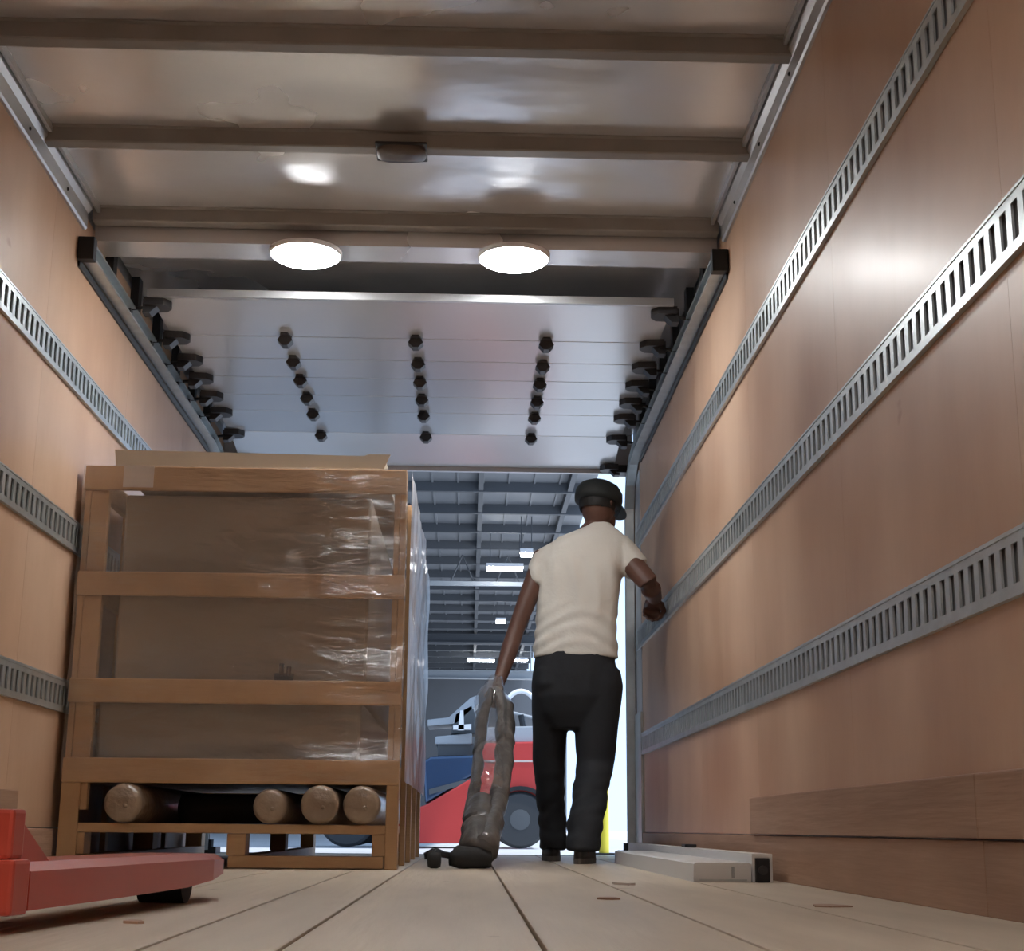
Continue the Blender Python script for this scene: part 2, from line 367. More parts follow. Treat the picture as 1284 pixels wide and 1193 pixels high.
sharp(build(MB().loft([[Vector((-.262+rx*math.copysign(abs(math.cos(q))**.6, math.cos(q)), 4.66+ry*math.copysign(abs(math.sin(q))**.6, math.sin(q)), z)) for q in [2*math.pi*j/28 for j in range(28)]] for rx, ry, z in ((.085, .062, 2.394), (.083, .06, 2.384), (.07, .048, 2.377), (.03, .02, 2.374))]), 'lens', LAMPOFF, l), 50)

# ------------------------------------------------------------------ crate
Y0, Y1 = 5.45, 7.98
cx0, cx1 = -1.462, -.252
crate = tag(empty('slatted_crate', ((cx0+cx1)/2, Y0, 0)), 'tall open pine slat crate wrapped in clear stretch film', 'crate')
def cb(name, x0, x1, y0, y1, z0, z1, m=PINE, bv=.004): return build(MB().box(x0, x1, y0, y1, z0, z1), name, m, crate, bevel=bv)
rails = [(1.375, 1.468), (.975, 1.064), (.582, .669), (.296, .384)]
for a, b in rails:
    cb('rail', cx0, cx1, Y0, Y0+.022, a, b)
    cb('rail', cx0, cx1, Y1-.022, Y1, a, b)
    for xa, xb in ((cx0+.0235, cx0+.0455), (cx1-.0455, cx1-.0235)): cb('side_rail', xa, xb, Y0+.1, Y1-.1, a, b)
ys = [Y0+.0225, 6.08, 6.68, 7.28, Y1-.0675]
for y in ys:
    cb('post', cx0, cx0+.023, y, y+.045 if y > 6 else y+.045, 0, 1.468)
    cb('post', cx1-.023, cx1, y, y+.045, 0, 1.468)
for x0, x1 in ((cx0, cx0+.068), (cx1-.045, cx1)): cb('corner_post', x0, x1, Y0+.003, Y0+.0222, 0, .2955) 
for x0, x1 in ((cx0+.024, cx0+.09), (cx1-.045, cx1-.0235)): cb('corner_post', x0, x1, Y0+.0225, Y0+.06, .20, 1.46)
# pallet under the crate
cb('deck_board', cx0+.024, cx1-.024, Y0+.01, Y0+.11, .122, .155)
for i in range(1, 9): cb('deck_board', cx0+.05, cx1-.05, Y0+.01+i*.29, Y0+.11+i*.29, .122, .155)
for x in (cx0+.026, -.862, cx1-.092):
    for y in (Y0+.012, Y0+1.2, Y1-.12): cb('block', x, x+.068, y, y+.10, .046, .1215)
for a, b in ((-.855, cx1-.05),): cb('bottom_board', a, b, Y0+.012, Y0+.10, .003, .0455)
for x in (cx0+.026, -.862, cx1-.092): cb('bottom_runner', x, x+.068, Y0+.11, Y1-.02, .003, .0455)
cb('paper_label', -1.318, -1.205, Y0-.0018, Y0-.0002, 1.385, 1.468, PAPER, 0)['label'] = 'pale paper label'
# film: rumpled sheets outside the slats
def sheet(fn, nu, nv, name, m):
    mb = MB()
    for j in range(nv+1):
        for i in range(nu+1): mb.v.append(tuple(fn(i/nu, j/nv)))
    for j in range(nv):
        for i in range(nu):
            a = j*(nu+1)+i; mb.f.append((a, a+1, a+nu+2, a+nu+1))
    return build(mb, name, m, crate, smooth=True)
def front(u, v):
    x = cx0-.004+(cx1-cx0+.012)*u; z = .305+1.165*v
    w = noise.noise(Vector((x*3, 0, z*9)))*.005+noise.noise(Vector((x*12, 4, z*30)))*.002
    sag = 0
    for a, b in zip(rails[1:], rails[:-1]):
        if a[1] < z < b[0]: sag = math.sin(math.pi*(z-a[1])/(b[0]-a[1]))*.012
    return (x, Y0-.010+w+sag*.9, z)
sheet(front, 70, 90, 'stretch_film', FILM)
def side(u, v):
    y = Y0-.004+(Y1-Y0+.01)*u; z = .31+1.16*v
    w = noise.noise(Vector((9, y*2, z*2.5)))*.016+noise.noise(Vector((2, y*7, z*5)))*.007
    return (cx1+.020+w*min(1, u*14), y, z)
sheet(side, 70, 60, 'stretch_film', FILMS)
sheet(lambda u, v: (cx0-.006+.003*noise.noise(Vector((5, u*9, v*6))), Y0+(Y1-Y0)*u, .31+1.16*v), 30, 20, 'stretch_film', FILM)
# what is packed in the crate
def carton(label, x0, x1, y0, y1, z0, z1, m=CARTON):
    c = tag(empty('carton', ((x0+x1)/2, y0, z0)), label, 'box')
    build(MB().box(x0, x1, y0, y1, z0, z1), 'body', m, c, bevel=.012)
    build(MB().box((x0+x1)/2-.03, (x0+x1)/2+.03, y0+.02, y1-.02, z1+.0002, z1+.0012), 'tape', PAPER, c)
    return c
zb = .296
cb('inner_shelf', cx0+.05, cx1-.05, Y0+.07, Y1-.07, .315, .3355)
carton('wide low grey-brown carton at the bottom inside the crate', cx0+.095, -.40, Y0+.075, Y1-.2, .336, .6)
c = carton('tall grey-brown carton packed in the crate above the low one', -1.32, -.385, Y0+.07, Y1-.2, .6035, 1.372)
mb = MB().box(-.725, -.655, Y0+.052, Y0+.069, .655, .70); mb.cyl((-.70, Y0+.055, .69), (-.70, Y0+.055, .735), .010, 8); mb.cyl((-.675, Y0+.055, .69), (-.672, Y0+.055, .725), .009, 8)
build(mb, 'black_clasp', BLACKM, c)['label'] = 'black clasp'
t = tag(empty('packing_tray', (-.84, Y0+.05, 1.468)), 'flat pale cardboard tray lying on top of the crate', 'cardboard')
mb = MB().prism([(-1.357, 1.470), (-.345, 1.470), (-.318, 1.535), (-.40, 1.536), (-.42, 1.528), (-1.365, 1.538)], 'y', Y0+.03, Y0+.036)
build(mb, 'front_flap', CARTONT, t)
build(MB().box(-1.352, -.33, Y0+.0365, Y0+1.9, 1.4695, 1.476), 'bottom', CARTONT, t)
for x in (-1.355, -.345): build(MB().box(x, x+.006, Y0+.037, Y0+1.9, 1.4765, 1.53), 'side_flap', CARTONT, t)
for i, (x, r, lb) in enumerate(((-1.228, .069, 'film-wrapped brown roll lying alone under the crate corner by the wall'), (-.71, .062, 'thinnest film-wrapped brown roll lying under the crate'), (-.531, .069, 'fat brown roll paired with another under the crate, nearer the thin roll'), (-.382, .069, 'brown roll next to the open corner post under the crate'))):
    ya = Y0-.05+.02*(i % 2); zc = .156+r
    t = tag(empty('wrapped_roll', (x, ya, zc)), lb, 'roll', 'wrapped rolls under the crate')
    o = build(MB().lathe((x, 0, zc), [(r*.25, ya-.012), (r*.7, ya-.010), (r*.93, ya), (r, ya+.03), (r, Y1-.3), (r*.8, Y1-.28)], 26, 'y'), 'tube_body', TUBEM, t); sharp(o, 60)
    build(MB().lathe((x+r*.2, 0, zc-r*.15), [(.004, ya-.020), (.008, ya-.014), (r*.12, ya-.008)], 8, 'y'), 'film_twist', TUBEM, t, smooth=True)
t = tag(empty('black_roll', (-.98, 5.9, .156)), 'black plastic-covered roll lying across under the crate', 'roll')
build(MB().lathe((0, 6.0, .156+.058), [(.03, -1.14), (.056, -1.13), (.058, -1.08), (.058, -.84), (.056, -.79), (.03, -.78)], 22, 'x'), 'roll_body', RUBBER, t, smooth=True)

# ------------------------------------------------------------------ pallet jack (red)
pj = tag(empty('pallet_jack', (-.86, 2.1, 0)), 'red steel pallet jack with its fork pointing at the crate', 'pallet jack')
ang = math.radians(-6.5); PA = Vector((-.612, 2.16, 0))
def loc(a, b, z):   # a across (to the wall negative), b along the fork
    return PA+Vector((a*math.cos(ang)-b*math.sin(ang), a*math.sin(ang)+b*math.cos(ang), z))
for a0 in (-.16, -.55):
    secs = [(0, .095, .030), (.35, .095, .031), (.75, .095, .034), (.92, .094, .042), (1.10, .090, .050), (1.15, .087, .054)]
    rr = []
    for b, zt, zb_ in secs:
        q = 0 if b < 1 else (b-1)*.3
        rr.append([loc(a0+q, b, zb_), loc(a0+q, b, zt-.012), loc(a0+.02+q, b, zt), loc(a0+.14-q, b, zt), loc(a0+.16-q, b, zt-.012), loc(a0+.16-q, b, zb_), loc(a0+.15-q, b, zb_), loc(a0+.15-q, b, zt-.018), loc(a0+.01+q, b, zt-.018), loc(a0+.01+q, b, zb_)])
    build(MB().loft(rr), 'fork', REDP, pj)
    w = loc(a0+.08, .86, .037); d = Vector((math.cos(ang), math.sin(ang), 0))
    build(MB().tube([w-d*.045, w+d*.045], [.037, .037], 18, ref=(0, 0, 1)), 'load_wheel', RUBBER, pj)
    build(MB().tube([loc(a0+.08, .45, .05), loc(a0+.08, .84, .045)], .012, 8), 'push_rod', BLACKM, pj)
    mb = MB().prism([(0, 0), (.12, 0), (.02, .085), (0, .085)], 'x', -.012, .012)
    o = build(MB().hexa([loc(a0+.115, -.01, .093), loc(a0+.135, -.01, .093), loc(a0+.115, .13, .093), loc(a0+.135, .13, .093), loc(a0+.115, -.01, .15), loc(a0+.135, -.01, .15), loc(a0+.115, .02, .15), loc(a0+.135, .02, .15)]), 'gusset', REDP, pj)
def lbox(a0, a1, b0, b1, z0, z1): return MB().hexa([loc(a, b, z) for z in (z0, z1) for b in (b0, b1) for a in (a0, a1)])
build(lbox(-.57, .0, -.06, 0, .025, .10), 'cross_head', REDP, pj, bevel=.006)
build(lbox(-.55, -.01, -.05, -.005, .10, .168), 'upper_frame', REDP, pj, bevel=.006)
build(lbox(-.40, -.15, -.22, -.05, .10, .30), 'pump_housing', REDP, pj, bevel=.015)
build(MB().tube([loc(-.275, -.16, .28), loc(-.275, -.17, .55), loc(-.275, -.15, 1.05)], [.022, .018, .016], 12), 'handle_shaft', REDP, pj)
build(MB().tube([loc(-.275, -.15, 1.04), loc(-.36, -.15, 1.08), loc(-.37, -.15, 1.18), loc(-.275, -.15, 1.23), loc(-.18, -.15, 1.18), loc(-.19, -.15, 1.08), loc(-.275, -.15, 1.04)], .013, 10), 'handle_loop', BLACKM, pj)
for a in (-.35, -.20):
    w = loc(a, -.13, .085); d = Vector((math.cos(ang), math.sin(ang), 0))
    build(MB().tube([w-d*.025, w+d*.025], [.085, .085], 22, ref=(0, 0, 1)), 'steer_wheel', RUBBER, pj)

# ------------------------------------------------------------------ aluminium shoring beams by the wall
bmz = tag(empty('shoring_beam', (.75, 4.46, 0)), 'flat wide aluminium beam lying on the floor by the wall', 'beam')
build(MB().prism([(.662, 0), (.832, 0), (.834, .052), (.826, .056), (.672, .056), (.664, .052)], 'y', 4.46, 6.85), 'beam_body', BEAMM, bmz)
build(MB().box(.775, .783, 4.4575, 4.4598, .012, .045), 'end_notch', GREYPL, bmz)
build(MB().box(.68, .82, 4.458, 4.4598, .004, .009), 'end_lip', GALV, bmz)
b2 = tag(empty('shoring_beam', (.87, 4.46, 0)), 'taller aluminium beam with black end block lying along the plywood wall', 'beam')
build(MB().prism([(.838, 0), (.846, 0), (.846, .070), (.890, .070), (.890, 0), (.898, 0), (.898, .082), (.838, .082)], 'y', 4.47, 7.9), 'beam_body', BEAMM, b2)
build(MB().box(.8465, .8895, 4.462, 4.60, .0, .069), 'end_block', BLACKM, b2, bevel=.004)  # black block filling the near end of the hollow channel
build(MB().cyl((.868, 4.455, .035), (.868, 4.468, .035), .014, 12), 'end_pin', HINGE, b2)
build(MB().box(.845, .891, 5.9, 6.0, .0822, .095), 'latch', BLACKM, b2, bevel=.004)

# ------------------------------------------------------------------ the walking man
def remesh(mb, name, m, parent, vox=.008, it=5, disp=None):
    me = mb.mesh(name, base(parent)); o = bpy.data.objects.new(name+'_tmp', me); C.objects.link(o)
    r = o.modifiers.new('r', 'REMESH'); r.mode = 'VOXEL'; r.voxel_size = vox
    s = o.modifiers.new('s', 'SMOOTH'); s.factor = .5; s.iterations = it
    dg = bpy.context.evaluated_depsgraph_get(); e = o.evaluated_get(dg)
    nm = bpy.data.meshes.new_from_object(e, depsgraph=dg); nm.name = name
    bpy.data.objects.remove(o)
    if disp:
        off = base(parent); ns = [v.normal.copy() for v in nm.vertices]
        for v, n in zip(nm.vertices, ns): v.co = v.co+n*disp(v.co+off, n)
    for p in nm.polygons: p.use_smooth = True
    nm.materials.clear(); return link(nm, name, m, parent)
def ell(c, rx, ry, seg=24, pw=.85, rot=0):
    r = []
    for j in range(seg):
        q = 2*math.pi*j/seg
        x = rx*math.copysign(abs(math.cos(q))**pw, math.cos(q)); y = ry*math.copysign(abs(math.sin(q))**pw, math.sin(q))
        r.append(Vector(c)+Vector((x*math.cos(rot)-y*math.sin(rot), x*math.sin(rot)+y*math.cos(rot), 0)))
    return r
YM = 6.95
man = tag(empty('person', (.50, YM, 0)), 'person in cream T-shirt, black trousers and black cap walking towards the dock', 'person')
P = lambda x, y, dy=0: at(x, y, YM+dy)
headc = P(750, 634, .0); neck0 = P(748, 672, .0); 
shL, elL, haL = P(683, 695), P(647, 790, -.03), P(624, 862, -.14)
shR, elR, haR = P(781, 694), P(813, 731, -.11), P(829, 751, .04)
elR.x = min(elR.x, XR-.068); haR.x = min(haR.x, XR-.072)
hipL, hipR = P(697, 850), P(745, 850)
knL, knR = P(688, 955, .16), P(747, 955, .02)
anL, anR = Vector((.405, 7.24, .085)), Vector((.505, 6.70, .085))
tc = lambda y, dy=0: P(722, y, dy)
# bare body: trunk, head, arms with hands, legs
mb = MB()
mb.loft([ell(P(720, 850), .14, .10), ell(P(720, 815), .145, .10), ell(P(722, 760), .14, .10), ell(P(728, 710), .155, .105), ell(P(732, 685), .15, .09), ell(P(740, 668), .07, .06), ell(P(748, 655), .055, .056), ell(P(751, 640), .053, .058)])
mb.ball(headc, (.083, .098, .115), 20, 14)
fwd = Vector((.72, .68, -.12)).normalized()                  # the face is turned to the wall side
rgt = Vector((.68, -.72, 0)).normalized(); upv = rgt.cross(fwd)
hp = lambda a, b, c: headc+rgt*a+fwd*b+upv*c
mb.ball(hp(0, .055, -.065), (.055, .055, .06), 14, 8)          # jaw
mb.tube([hp(0, .085, .025), hp(0, .108, -.012), hp(0, .09, -.02)], [.010, .017, .010], 10)   # nose
mb.tube([hp(-.022, .098, -.052), hp(.022, .098, -.052)], [.010, .010], 8)                      # lips
for s in (-1, 1):
    mb.tube([hp(s*.08, -.005, .02), hp(s*.088, -.016, .0), hp(s*.08, -.008, -.03)], [.010, .017, .009], 10)  # ears
    mb.ball(hp(s*.032, .078, .012), .016, 10, 6)
mb.tube([shL, shL.lerp(elL, .5), elL, elL.lerp(haL, .35), haL], [.052, .048, .040, .042, .027], 14)
mb.tube([shR, shR.lerp(elR, .5), elR, elR.lerp(haR, .35), haR], [.055, .054, .050, .050, .035], 14)
def hand(mb, w, d, nrm, side, curl, sc=1.0):
    d = d.normalized(); nrm = (nrm-d*nrm.dot(d)).normalized(); sd = d.cross(nrm)*side
    mb.tube([w, w+d*.045*sc, w+d*.088*sc], [.028*sc, .040*sc, .040*sc], 12, flat=.5, ref=nrm)
    for i, (o, ln) in enumerate(((-.030, .070), (-.010, .080), (.010, .075), (.029, .060))):
        p = w+d*.085*sc+sd*o*sc; pts = [p]; a = 0; v = d
        for k, f in enumerate((.45, .32, .25)):
            a += curl*(1, 1.1, .9)[k]; v = d*math.cos(a)+nrm*math.sin(a); p = p+v*ln*f*1.15*sc; pts.append(p)
        mb.tube(pts, [.0105*sc, .010*sc, .009*sc, .0075*sc], 8)
    p = w+d*.03*sc-sd*.03*sc
    mb.tube([p, p-sd*.022*sc+d*.028*sc+nrm*.02*sc, p-sd*.012*sc+d*.055*sc+nrm*.040*sc, p+sd*.008*sc+d*.068*sc+nrm*.044*sc], [.015*sc, .013*sc, .011*sc, .009*sc], 8)
hand(mb, haR, Vector((-.02, .75, -.25)), Vector((-.2, .2, -1)), 1, 1.0, 1.1)
gripdir = (haL-elL).normalized()
hand(mb, haL, Vector((-.15, -.25, -1)), Vector((.25, -1, .1)), -1, 1.0)
for h, k, a in ((hipL, knL, anL), (hipR, knR, anR)):
    mb.tube([h, h.lerp(k, .5), k, k.lerp(a, .35), a], [.07, .06, .045, .042, .030], 12)
    mb.tube([a+Vector((0, -.04, -.03)), a+Vector((0, .03, -.035)), a+Vector((0, .13, -.05))], [.030, .034, .025], 10)
remesh(mb, 'body', SKIN, man, .0065, 3)
# eyes
for s in (-1, 1):
    build(MB().ball(hp(s*.032, .090, .012), .008, 8, 6), 'eye', WHITEP, man, smooth=True)
# hair and cap
mb = MB(); mb.ball(headc+Vector((-.004, -.006, .012)), (.091, .104, .112), 20, 12)
hm = remesh(mb, 'hair', HAIR, man, .008, 2)
bm = bmesh.new(); bm.from_mesh(hm.data); off = base(man)
kill = [v for v in bm.verts if (v.co+off-headc).dot(upv) < -.035 or ((v.co+off-headc).dot(fwd) > .035 and (v.co+off-headc).dot(upv) < .05)]
bmesh.ops.delete(bm, geom=kill, context='VERTS'); bm.to_mesh(hm.data); bm.free()
mb = MB(); tilt = Vector((.12, .12, .98)).normalized()
cu = (fwd-tilt*fwd.dot(tilt)).normalized(); cv = tilt.cross(cu)
rings = []
for h, r in ((-.005, .112), (.02, .116), (.055, .112), (.085, .092), (.104, .058), (.110, .02)):
    rings.append([headc+Vector((0, 0, .012))+tilt*h+cu*r*1.06*math.cos(q)+cv*r*.97*math.sin(q) for q in [2*math.pi*j/28 for j in range(28)]])
cap = build(MB().loft(rings), 'cap', CAPM, man, smooth=True)
rr = []
for k in range(2):
    ring = []
    for i in range(15):
        q = -1.15+2.3*i/14; ring.append(headc+Vector((0, 0, .008))+tilt*(.006*k)+cu*.113*math.cos(q)+cv*.107*math.sin(q))
    for i in range(15):
        q = 1.15-2.3*i/14; ext = .072*math.cos(q*1.36)
        ring.append(headc+Vector((0, 0, .008))+tilt*(.006*k-.022*math.cos(q*1.3))+cu*(.113*math.cos(q)+ext)+cv*.107*math.sin(q))
    rr.append(ring)
build(MB().loft(rr), 'brim', CAPM, cap)
build(MB().ball(headc+tilt*.124, (.010, .010, .006), 10, 6), 'button', CAPM, cap, smooth=True)
# T-shirt
mb = MB()
lv = [(826, 668, 776, .125), (812, 668, 775, .128), (785, 671, 773, .125), (755, 673, 776, .125), (725, 675, 782, .128), (703, 678, 788, .125), (688, 684, 789, .115), (677, 697, 787, .10), (669, 715, 780, .085), (662, 730, 770, .07), (657, 736, 765, .062)]
S = 1/1850*YM
mb.loft([ell(P((a+b)/2, y), (b-a)/2*S, d, 28, .8) for y, a, b, d in lv])
mb.tube([P(704, 694), P(686, 704), P(671, 733, -.005)], [.068, .074, .064], 16)
mb.tube([P(772, 686), P(785, 699, -.01), P(799, 714, -.035)], [.074, .077, .066], 16)
def folds(p, n):
    z = p.z; a = 0
    if z < 1.25:
        k = max(0, 1-abs(z-1.05)/.16)
        a += .007*k*math.sin((z+.07*math.sin(p.x*9)+.03*p.x)*88+2.5*noise.noise(Vector((p.x*4, 1, z*6))))*(.6+.7*noise.noise(Vector((p.x*5, 7, z*14))))
    k = max(0, min(1, (z-1.08)/.1))*max(0, min(1, (1.42-z)/.1))
    a += .010*k*math.sin((p.x+.05*(z-1.2))*70+2*math.sin(z*9))*(.4+.6*noise.noise(Vector((p.x*6, 0, z*3))))
    return a+.005*noise.noise(Vector((p.x*9, p.y*9, z*9)))
remesh(mb, 't_shirt', SHIRT, man, .0085, 4, folds)
# trousers
mb = MB()
mb.loft([ell(P(721, 818), .188, .122), ell(P(721, 850), .200, .13), ell(P(722, 875), .200, .128), ell(P(722, 895), .17, .10), ell(P(720, 915), .10, .06)])
def leg(mb, pts):
    mb.loft([ell(c, rx, ry, 20, .9) for c, rx, ry in pts])
for h, k, a, w in ((hipR, knR, anR, 1.05), (hipL, knL, anL, .88)):
    h2 = h+Vector((.022*(1 if h is hipR else -1), 0, -.0)); dn = Vector((0, -.015, -.03))
    leg(mb, [(h2+Vector((-.03 if h is hipR else .03, 0, .10)), .06*w, .08), (h2+Vector((0, 0, .03)), .098*w, .112), (h2+Vector((0, 0, -.04)), .108*w, .12), (h2.lerp(k, .4), .10*w, .115), (k, .086*w, .098), (k.lerp(a, .35), .080*w, .095), (k.lerp(a, .7), .076*w, .090), (a+dn, .074*w, .090)])
def tfold(p, n):
    k = max(0, min(1, (.55-p.z)/.3))
    return .007*k*noise.noise(Vector((p.x*5, p.y*5, p.z*26)))+.003*k*math.sin(p.z*60+9*noise.noise(Vector((p.x*8, p.y*5, p.z*4))))+.006*noise.noise(Vector((p.x*10, p.y*10, p.z*6)))
remesh(mb, 'trousers', TROUS, man, .009, 4, tfold)
for a, rz in ((anL, .05), (anR, -.25)):
    a = Vector((a.x, a.y, 0)); dv = Vector((math.sin(-rz), math.cos(rz), 0))
    rr = [ell(a+dv*b+Vector((0, 0, 0)), w, .001) for b, w in ((0, .04),)]
    mb = MB(); mb2 = MB()
    def outline(z, g): return [a+Vector((x*math.cos(rz)-y*math.sin(rz), x*math.sin(rz)+y*math.cos(rz), z)) for x, y in [((.040+.010*math.sin(max(0, math.sin(q))*1.5))*g*math.cos(q), .05+.145*g*math.sin(q)) for q in [2*math.pi*j/24 for j in range(24)]]]
    build(mb2.loft([outline(0, 1.0), outline(.024, 1.02)]), 'shoe_sole', SOLE, man)
    s0 = outline(.024, 1.0); s1 = outline(.055, .97)
    s2 = [Vector((a.x+(p.x-a.x)*.85, a.y+(p.y-a.y)*.62, .085)) for p in s1]; s3 = [Vector((a.x+(p.x-a.x)*.7, a.y+(p.y-a.y)*.40, .12)) for p in s1]
    build(mb.loft([s0, s1, s2, s3]), 'shoe', SHOE, man, smooth=True)

# ------------------------------------------------------------------ the film-wrapped bundle he drags
bd = tag(empty('wrapped_bundle', (-.01, 5.75, 0)), 'upright grey bundle in clear film on a black castered foot, held by the man', 'bundle')
T0 = haL+Vector((-.012, -.05, -.07))
Pb = lambda x, y, Y: at(x, y, Y)
low = Pb(597, 1066, 5.78)
left = [Pb(616, 866, 6.72), Pb(604, 905, 6.56), Pb(600, 950, 6.36), Pb(594, 1000, 6.1), Pb(588, 1040, 5.92), low+Vector((-.015, 0, 0))]
right = [T0+Vector((.0, .02, .06)), Pb(633, 885, 6.66), Pb(634, 930, 6.45), Pb(631, 970, 6.25), Pb(623, 1015, 6.03), low+Vector((.03, 0, 0))]
def rough(o, a=.006, f=22):
    for v in o.data.vertices:
        p = v.co; n = noise.noise_vector(Vector((p.x*f, p.y*f, p.z*f*.5))); v.co = p+n*a
    return o
def dens(pts, rad, k=6):
    op, orr = [], []
    for i in range(len(pts)-1):
        for j in range(k):
            t = j/k; op.append(Vector(pts[i]).lerp(Vector(pts[i+1]), t)); orr.append(rad[i]*(1-t)+rad[i+1]*t)
    return op+[Vector(pts[-1])], orr+[rad[-1]]
rough(build(MB().tube(*dens(left, [.018, .026, .024, .024, .028, .05]), 12), 'left_strand', BUNDLE, bd, smooth=True), .012, 16)
rough(build(MB().tube(*dens(right, [.020, .040, .042, .036, .038, .06]), 12), 'right_strand', BUNDLE, bd, smooth=True), .014, 16)
rough(build(MB().tube(*dens([Pb(604, 1005, 6.06), Pb(600, 1040, 5.92), low+Vector((0, -.0, -.02))], [.045, .066, .07]), 16), 'cuff', BUNDLE, bd, smooth=True), .008)
rough(build(MB().tube(*dens([Pb(622, 850, 6.70), Pb(616, 880, 6.62), Pb(616, 940, 6.38), Pb(611, 990, 6.1)], [.03, .075, .07, .06]), 16), 'clear_film', film_mat('bundle_film', .10, .22, 14, (1, 1, .6), 1.0), bd, smooth=True), .01)
rough(build(MB().tube(*dens([(-.065, 5.74, .034), (-.03, 5.75, .040), (.02, 5.76, .042), (.085, 5.78, .036)], [.026, .042, .044, .032], 4), 12), 'foot', RUBBER, bd, smooth=True), .008, 30)
w = build(MB().lathe((-.125, 5.73, .032), [(.012, -.026), (.026, -.024), (.032, -.012), (.032, .012), (.026, .024), (.012, .026)], 18, 'x'), 'caster_wheel', RUBBER, bd, smooth=True)
rough(build(MB().tube([(-.16, 5.75, .045), (-.125, 5.76, .058), (-.09, 5.76, .05)], [.012, .018, .012], 10), 'caster_fork', BLACKM, w, smooth=True), .006, 40)
build(MB().tube([(-.125, 5.735, .056), (-.05, 5.75, .045)], .012, 8), 'axle', BLACKM, bd)

# ------------------------------------------------------------------ dock and shed outside
wf = struct(build(MB().box(-16, 2.4, YE+.145, 66, -.15, -.004), 'floor_shed', CONC), 'pale concrete dock floor')
struct(build(MB().box(2.4, 60, YE+.145, 160, -.20, -.012), 'floor_yard', APRON), 'pale concrete yard outside the shed')
ZR = 6.62
roof = struct(build(MB().box(-16, 2.4, 10.6, 66, ZR+.16, ZR+.24), 'ceiling_shed', WROOF), 'dark corrugated roof of the loading shed')
pm = MB().box(-16, 2.4, -.05, .05, -.09, .11).mesh('purlin'); pm.materials.append(WSTEEL)
y = 16.0
while y < 65: inst(pm, 'purlin', (0, y, ZR+.05), roof); y += 2.05
rm = MB().box(-.05, .05, 14.0, 66, -.05, .12).mesh('rafter'); rm.materials.append(WSTEEL)
for x in (-8, -5, -2.6, .15, 1.9): inst(rm, 'rafter', (x, 0, ZR+.03), roof)
# ribs of the roof sheeting
sm = MB().box(-.02, .02, 14.0, 66, -.03, 0).mesh('sheet_rib'); sm.materials.append(WROOF)
for i in range(36): inst(sm, 'sheet_rib', (-15.8+i*.5, 0, ZR+.158), roof)
struct(build(MB().box(-16, 4.3, 66, 66.3, -.15, ZR+.2), 'wall_back', WWALL), 'dark end wall of the loading shed')
struct(build(MB().box(-16.3, -16, 9, 66, -.15, ZR+.2), 'wall_shed', WWALL), 'dark side wall of the loading shed')
tr = tag(empty('roof_truss', (-3, 34.5, 5.7)), 'pale steel truss with braces under the shed roof', 'truss')
build(MB().box(-9, 2.2, 34.45, 34.55, 5.72, 5.82), 'chord', WPALE, tr)
for i in range(20):
    x = -8.6+.54*i
    build(MB().tube([(x, 34.5, 5.82), (x+.27*(1 if i % 2 else -1), 34.5, 6.45)], .018, 6), 'brace', WSTEEL, tr)
def tube_light(x, y, z, w, label):
    t = tag(empty('strip_light', (x, y, z)), label, 'light')
    build(MB().box(x-w/2, x+w/2, y-.14, y+.14, z, z+.08), 'housing', WHITEP, t)
    build(MB().box(x-w/2+.02, x+w/2-.02, y-.13, y+.13, z-.06, z-.001), 'diffuser', TUBEL, t)
    for s in (-1, 1): build(MB().tube([(x+s*w*.4, y, z+.08), (x+s*w*.4, y, ZR+.16)], .012, 6), 'hanger', WSTEEL, t)
p = at(633, 712, 33.5); tube_light(p.x, 33.5, p.z, .85, 'lit strip light hanging just in front of the pale roof truss')
p = at(660, 694, 31.5); tube_light(p.x, 31.5, p.z, .28, 'short lit lamp hanging closest to the truck in the shed')
p = at(628, 779, 44.0); tube_light(p.x, 44.0, p.z, .3, 'small lit lamp hanging deep in the shed')
p = at(603, 828, 56.0); tube_light(p.x, 56.0, p.z, 1.05, 'wide lit strip light hanging farthest in the shed')
p = at(652, 828, 56.0); tube_light(p.x, 56.0, p.z, .6, 'short lit strip light beside the farthest wide one')
for yy, px0, px1, py, m, nm, lb in ((50, 480, 690, 800, WSTEEL, 'girder', 'dark girder crossing the shed between its lamps'), (54, 470, 690, 845, WPALE, 'cable_tray', 'pale cable tray crossing low in the shed')):
    a, b = at(px0, py, yy), at(px1, py, yy)
    g = MB().box(a.x, min(b.x, 2.3), yy-.08, yy+.08, a.z-.12, a.z+.12); g.box(a.x, min(b.x, 2.3), yy-.2, yy+.2, a.z+.12, a.z+.15); g.box(a.x, min(b.x, 2.3), yy-.2, yy+.2, a.z-.15, a.z-.12)
    for xx in (a.x+.1, min(b.x, 2.3)-.1): g.box(xx-.02, xx+.02, yy-.02, yy+.02, a.z+.15, ZR+.16)
    tag(build(g, nm, m), lb, 'beam')
# yellow post beside the door
yp = tag(empty('bollard', (.83, 9.25, 0)), 'slim yellow guard post just outside the truck door', 'post')
sharp(build(MB().lathe((.83, 9.25, 0), [(.032, -.004), (.032, .60), (.026, .622), (.01, .632)], 18), 'post_tube', YELLOW, yp), 40)
build(MB().box(.77, .89, 9.19, 9.31, -.004, .010), 'base_plate', BLACKM, yp)

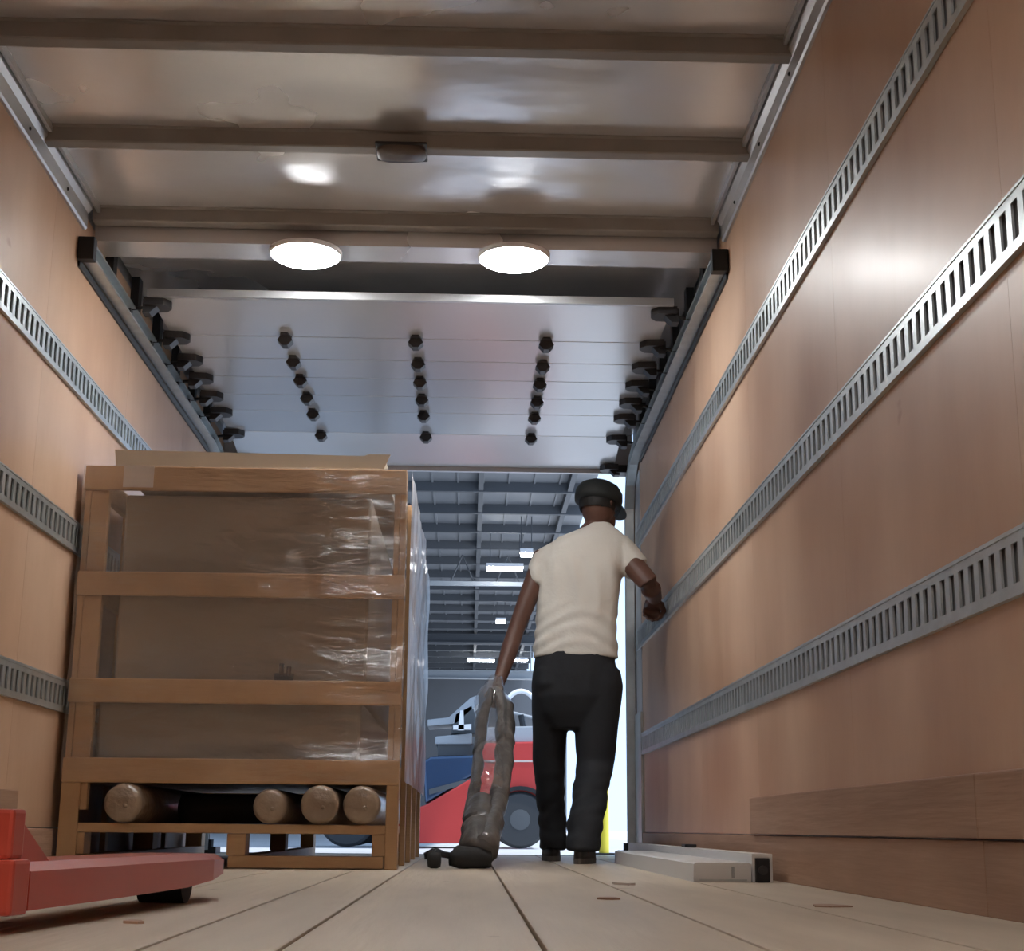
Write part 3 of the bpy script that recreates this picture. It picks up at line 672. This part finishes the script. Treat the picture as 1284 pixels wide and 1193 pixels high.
# ------------------------------------------------------------------ forklift side-on behind the man
FY = 11.7
fl = tag(empty('forklift', (0, FY, 0)), 'red forklift with blue hood parked side-on on the dock', 'forklift')
F = lambda x, y: at(x, y, FY)
def poly(pts): return [(F(x, y).x, F(x, y).z) for x, y in pts]
def fp(name, pts, m, y0, y1, bv=0): return build(MB().prism(poly(pts), 'y', FY+y0, FY+y1), name, m, fl, bevel=bv)
fp('chassis', [(470, 1058), (470, 1030), (533, 1010), (598, 972), (600, 932), (682, 930), (694, 955), (694, 1010), (676, 1012), (662, 1004), (640, 1004), (627, 1020), (622, 1058)], REDF, 0, .95, .012)
fp('body_line', [(602, 956), (690, 956), (690, 954), (602, 954)], PAPER, -.004, .0)
fp('hood', [(533, 1008), (530, 955), (540, 949), (597, 947), (597, 970)], BLUEF, .02, .93, .02)
fp('hood_band', [(538, 990), (590, 976), (590, 982), (538, 997)], SEATM, .008, .02)
fp('mast', [(452, 1058), (452, 760), (466, 760), (466, 1058)], BLACKM, .15, .8)
fp('seat_base', [(548, 947), (548, 932), (598, 930), (598, 947)], SEATM, .2, .75, .008)
fp('seat', [(545, 932), (545, 922), (592, 918), (592, 932)], GREYPL, .18, .78, .012)
fp('console', [(565, 918), (570, 892), (592, 880), (600, 905), (600, 918)], SEATM, .25, .7, .01)
fp('lever', [(574, 915), (577, 890), (581, 890), (582, 915)], WHITEP, .1, .14)
fp('lever_base', [(568, 914), (568, 909), (591, 907), (591, 914)], WHITEP, .1, .2)
fp('dash', [(535, 908), (535, 900), (562, 897), (590, 872), (600, 868), (600, 880), (572, 905)], GREYPL, .25, .75, .005)
fp('rear_deck', [(603, 932), (606, 912), (675, 910), (682, 930)], GREYPL, .05, .9, .01)
p = F(655, 893)
rr = [(p.x+.14*math.cos(q), FY+.3+.02*math.cos(q), p.z+.19*math.sin(q)) for q in [math.pi*2*j/24 for j in range(25)]]
build(MB().tube(rr, .020, 8), 'steering_wheel', WHITEP, fl, smooth=True)
build(MB().tube([p+Vector((0, .3, 0)), p+Vector((.05, .32, -.24))], .025, 8), 'steering_column', BLACKM, fl)
for s in (-1, 1): build(MB().tube([p+Vector((0, .3, 0)), p+Vector((s*.13, .3, -.03*s))], .012, 8), 'spoke', GREYPL, fl)
for xx in (.40, -.93):
    for y in (-.05, .80):
        r = .215
        w = build(MB().lathe((xx, FY+y, r), [(r*.55, 0), (r*.9, .0), (r, .03), (r, .17), (r*.9, .2), (r*.55, .2)], 28, 'y'), 'wheel', RUBBER, fl)
        build(MB().lathe((xx, FY+y-.004, r), [(.03, 0), (r*.36, .002), (r*.38, .02)], 20, 'y'), 'hub', SEATM, w)
build(MB().prism([(.40+.27*math.cos(q), .2+.27*math.sin(q)) for q in [math.pi*(.12+.76*j/12) for j in range(13)]]+[(.40+.24*math.cos(q), .2+.24*math.sin(q)) for q in [math.pi*(.88-.76*j/12) for j in range(13)]], 'y', FY-.06, FY+.02), 'wheel_arch', BLACKM, fl)

# ------------------------------------------------------------------ litter on the planks
def chip(px, py, l, w, h, rz, m, label):
    d = at(px, py, 1.0)-Vector((0, 0, CAMH)); k = -CAMH/d.z; x, y = d.x*k, d.y*k
    pts = [(l*.5*math.cos(q)*(1+.3*math.sin(3*q+px)), w*.5*math.sin(q)*(1+.25*math.cos(2*q+py))) for q in [2*math.pi*j/9 for j in range(9)]]
    pts = [(x+a*math.cos(rz)-b*math.sin(rz), y+a*math.sin(rz)+b*math.cos(rz)) for a, b in pts]
    o = build(MB().prism(pts, 'z', -.0003, h), 'wood_chip', m); tag(o, label, 'debris', 'litter on the truck floor')
chip(783, 1110, .10, .04, .006, -1.2, PAPER, 'pale splinter on the planks between the man and the aluminium beam')
chip(764, 1128, .045, .06, .004, 0, SCUFF, 'small dark chip on the planks just behind the walking man')
chip(168, 1158, .03, .05, .004, .3, SCUFF, 'dark chip on the planks beside the pallet jack fork')
chip(1040, 1137, .07, .11, .003, .2, SCUFF, 'dark smear of litter on the planks along the scuff boards')
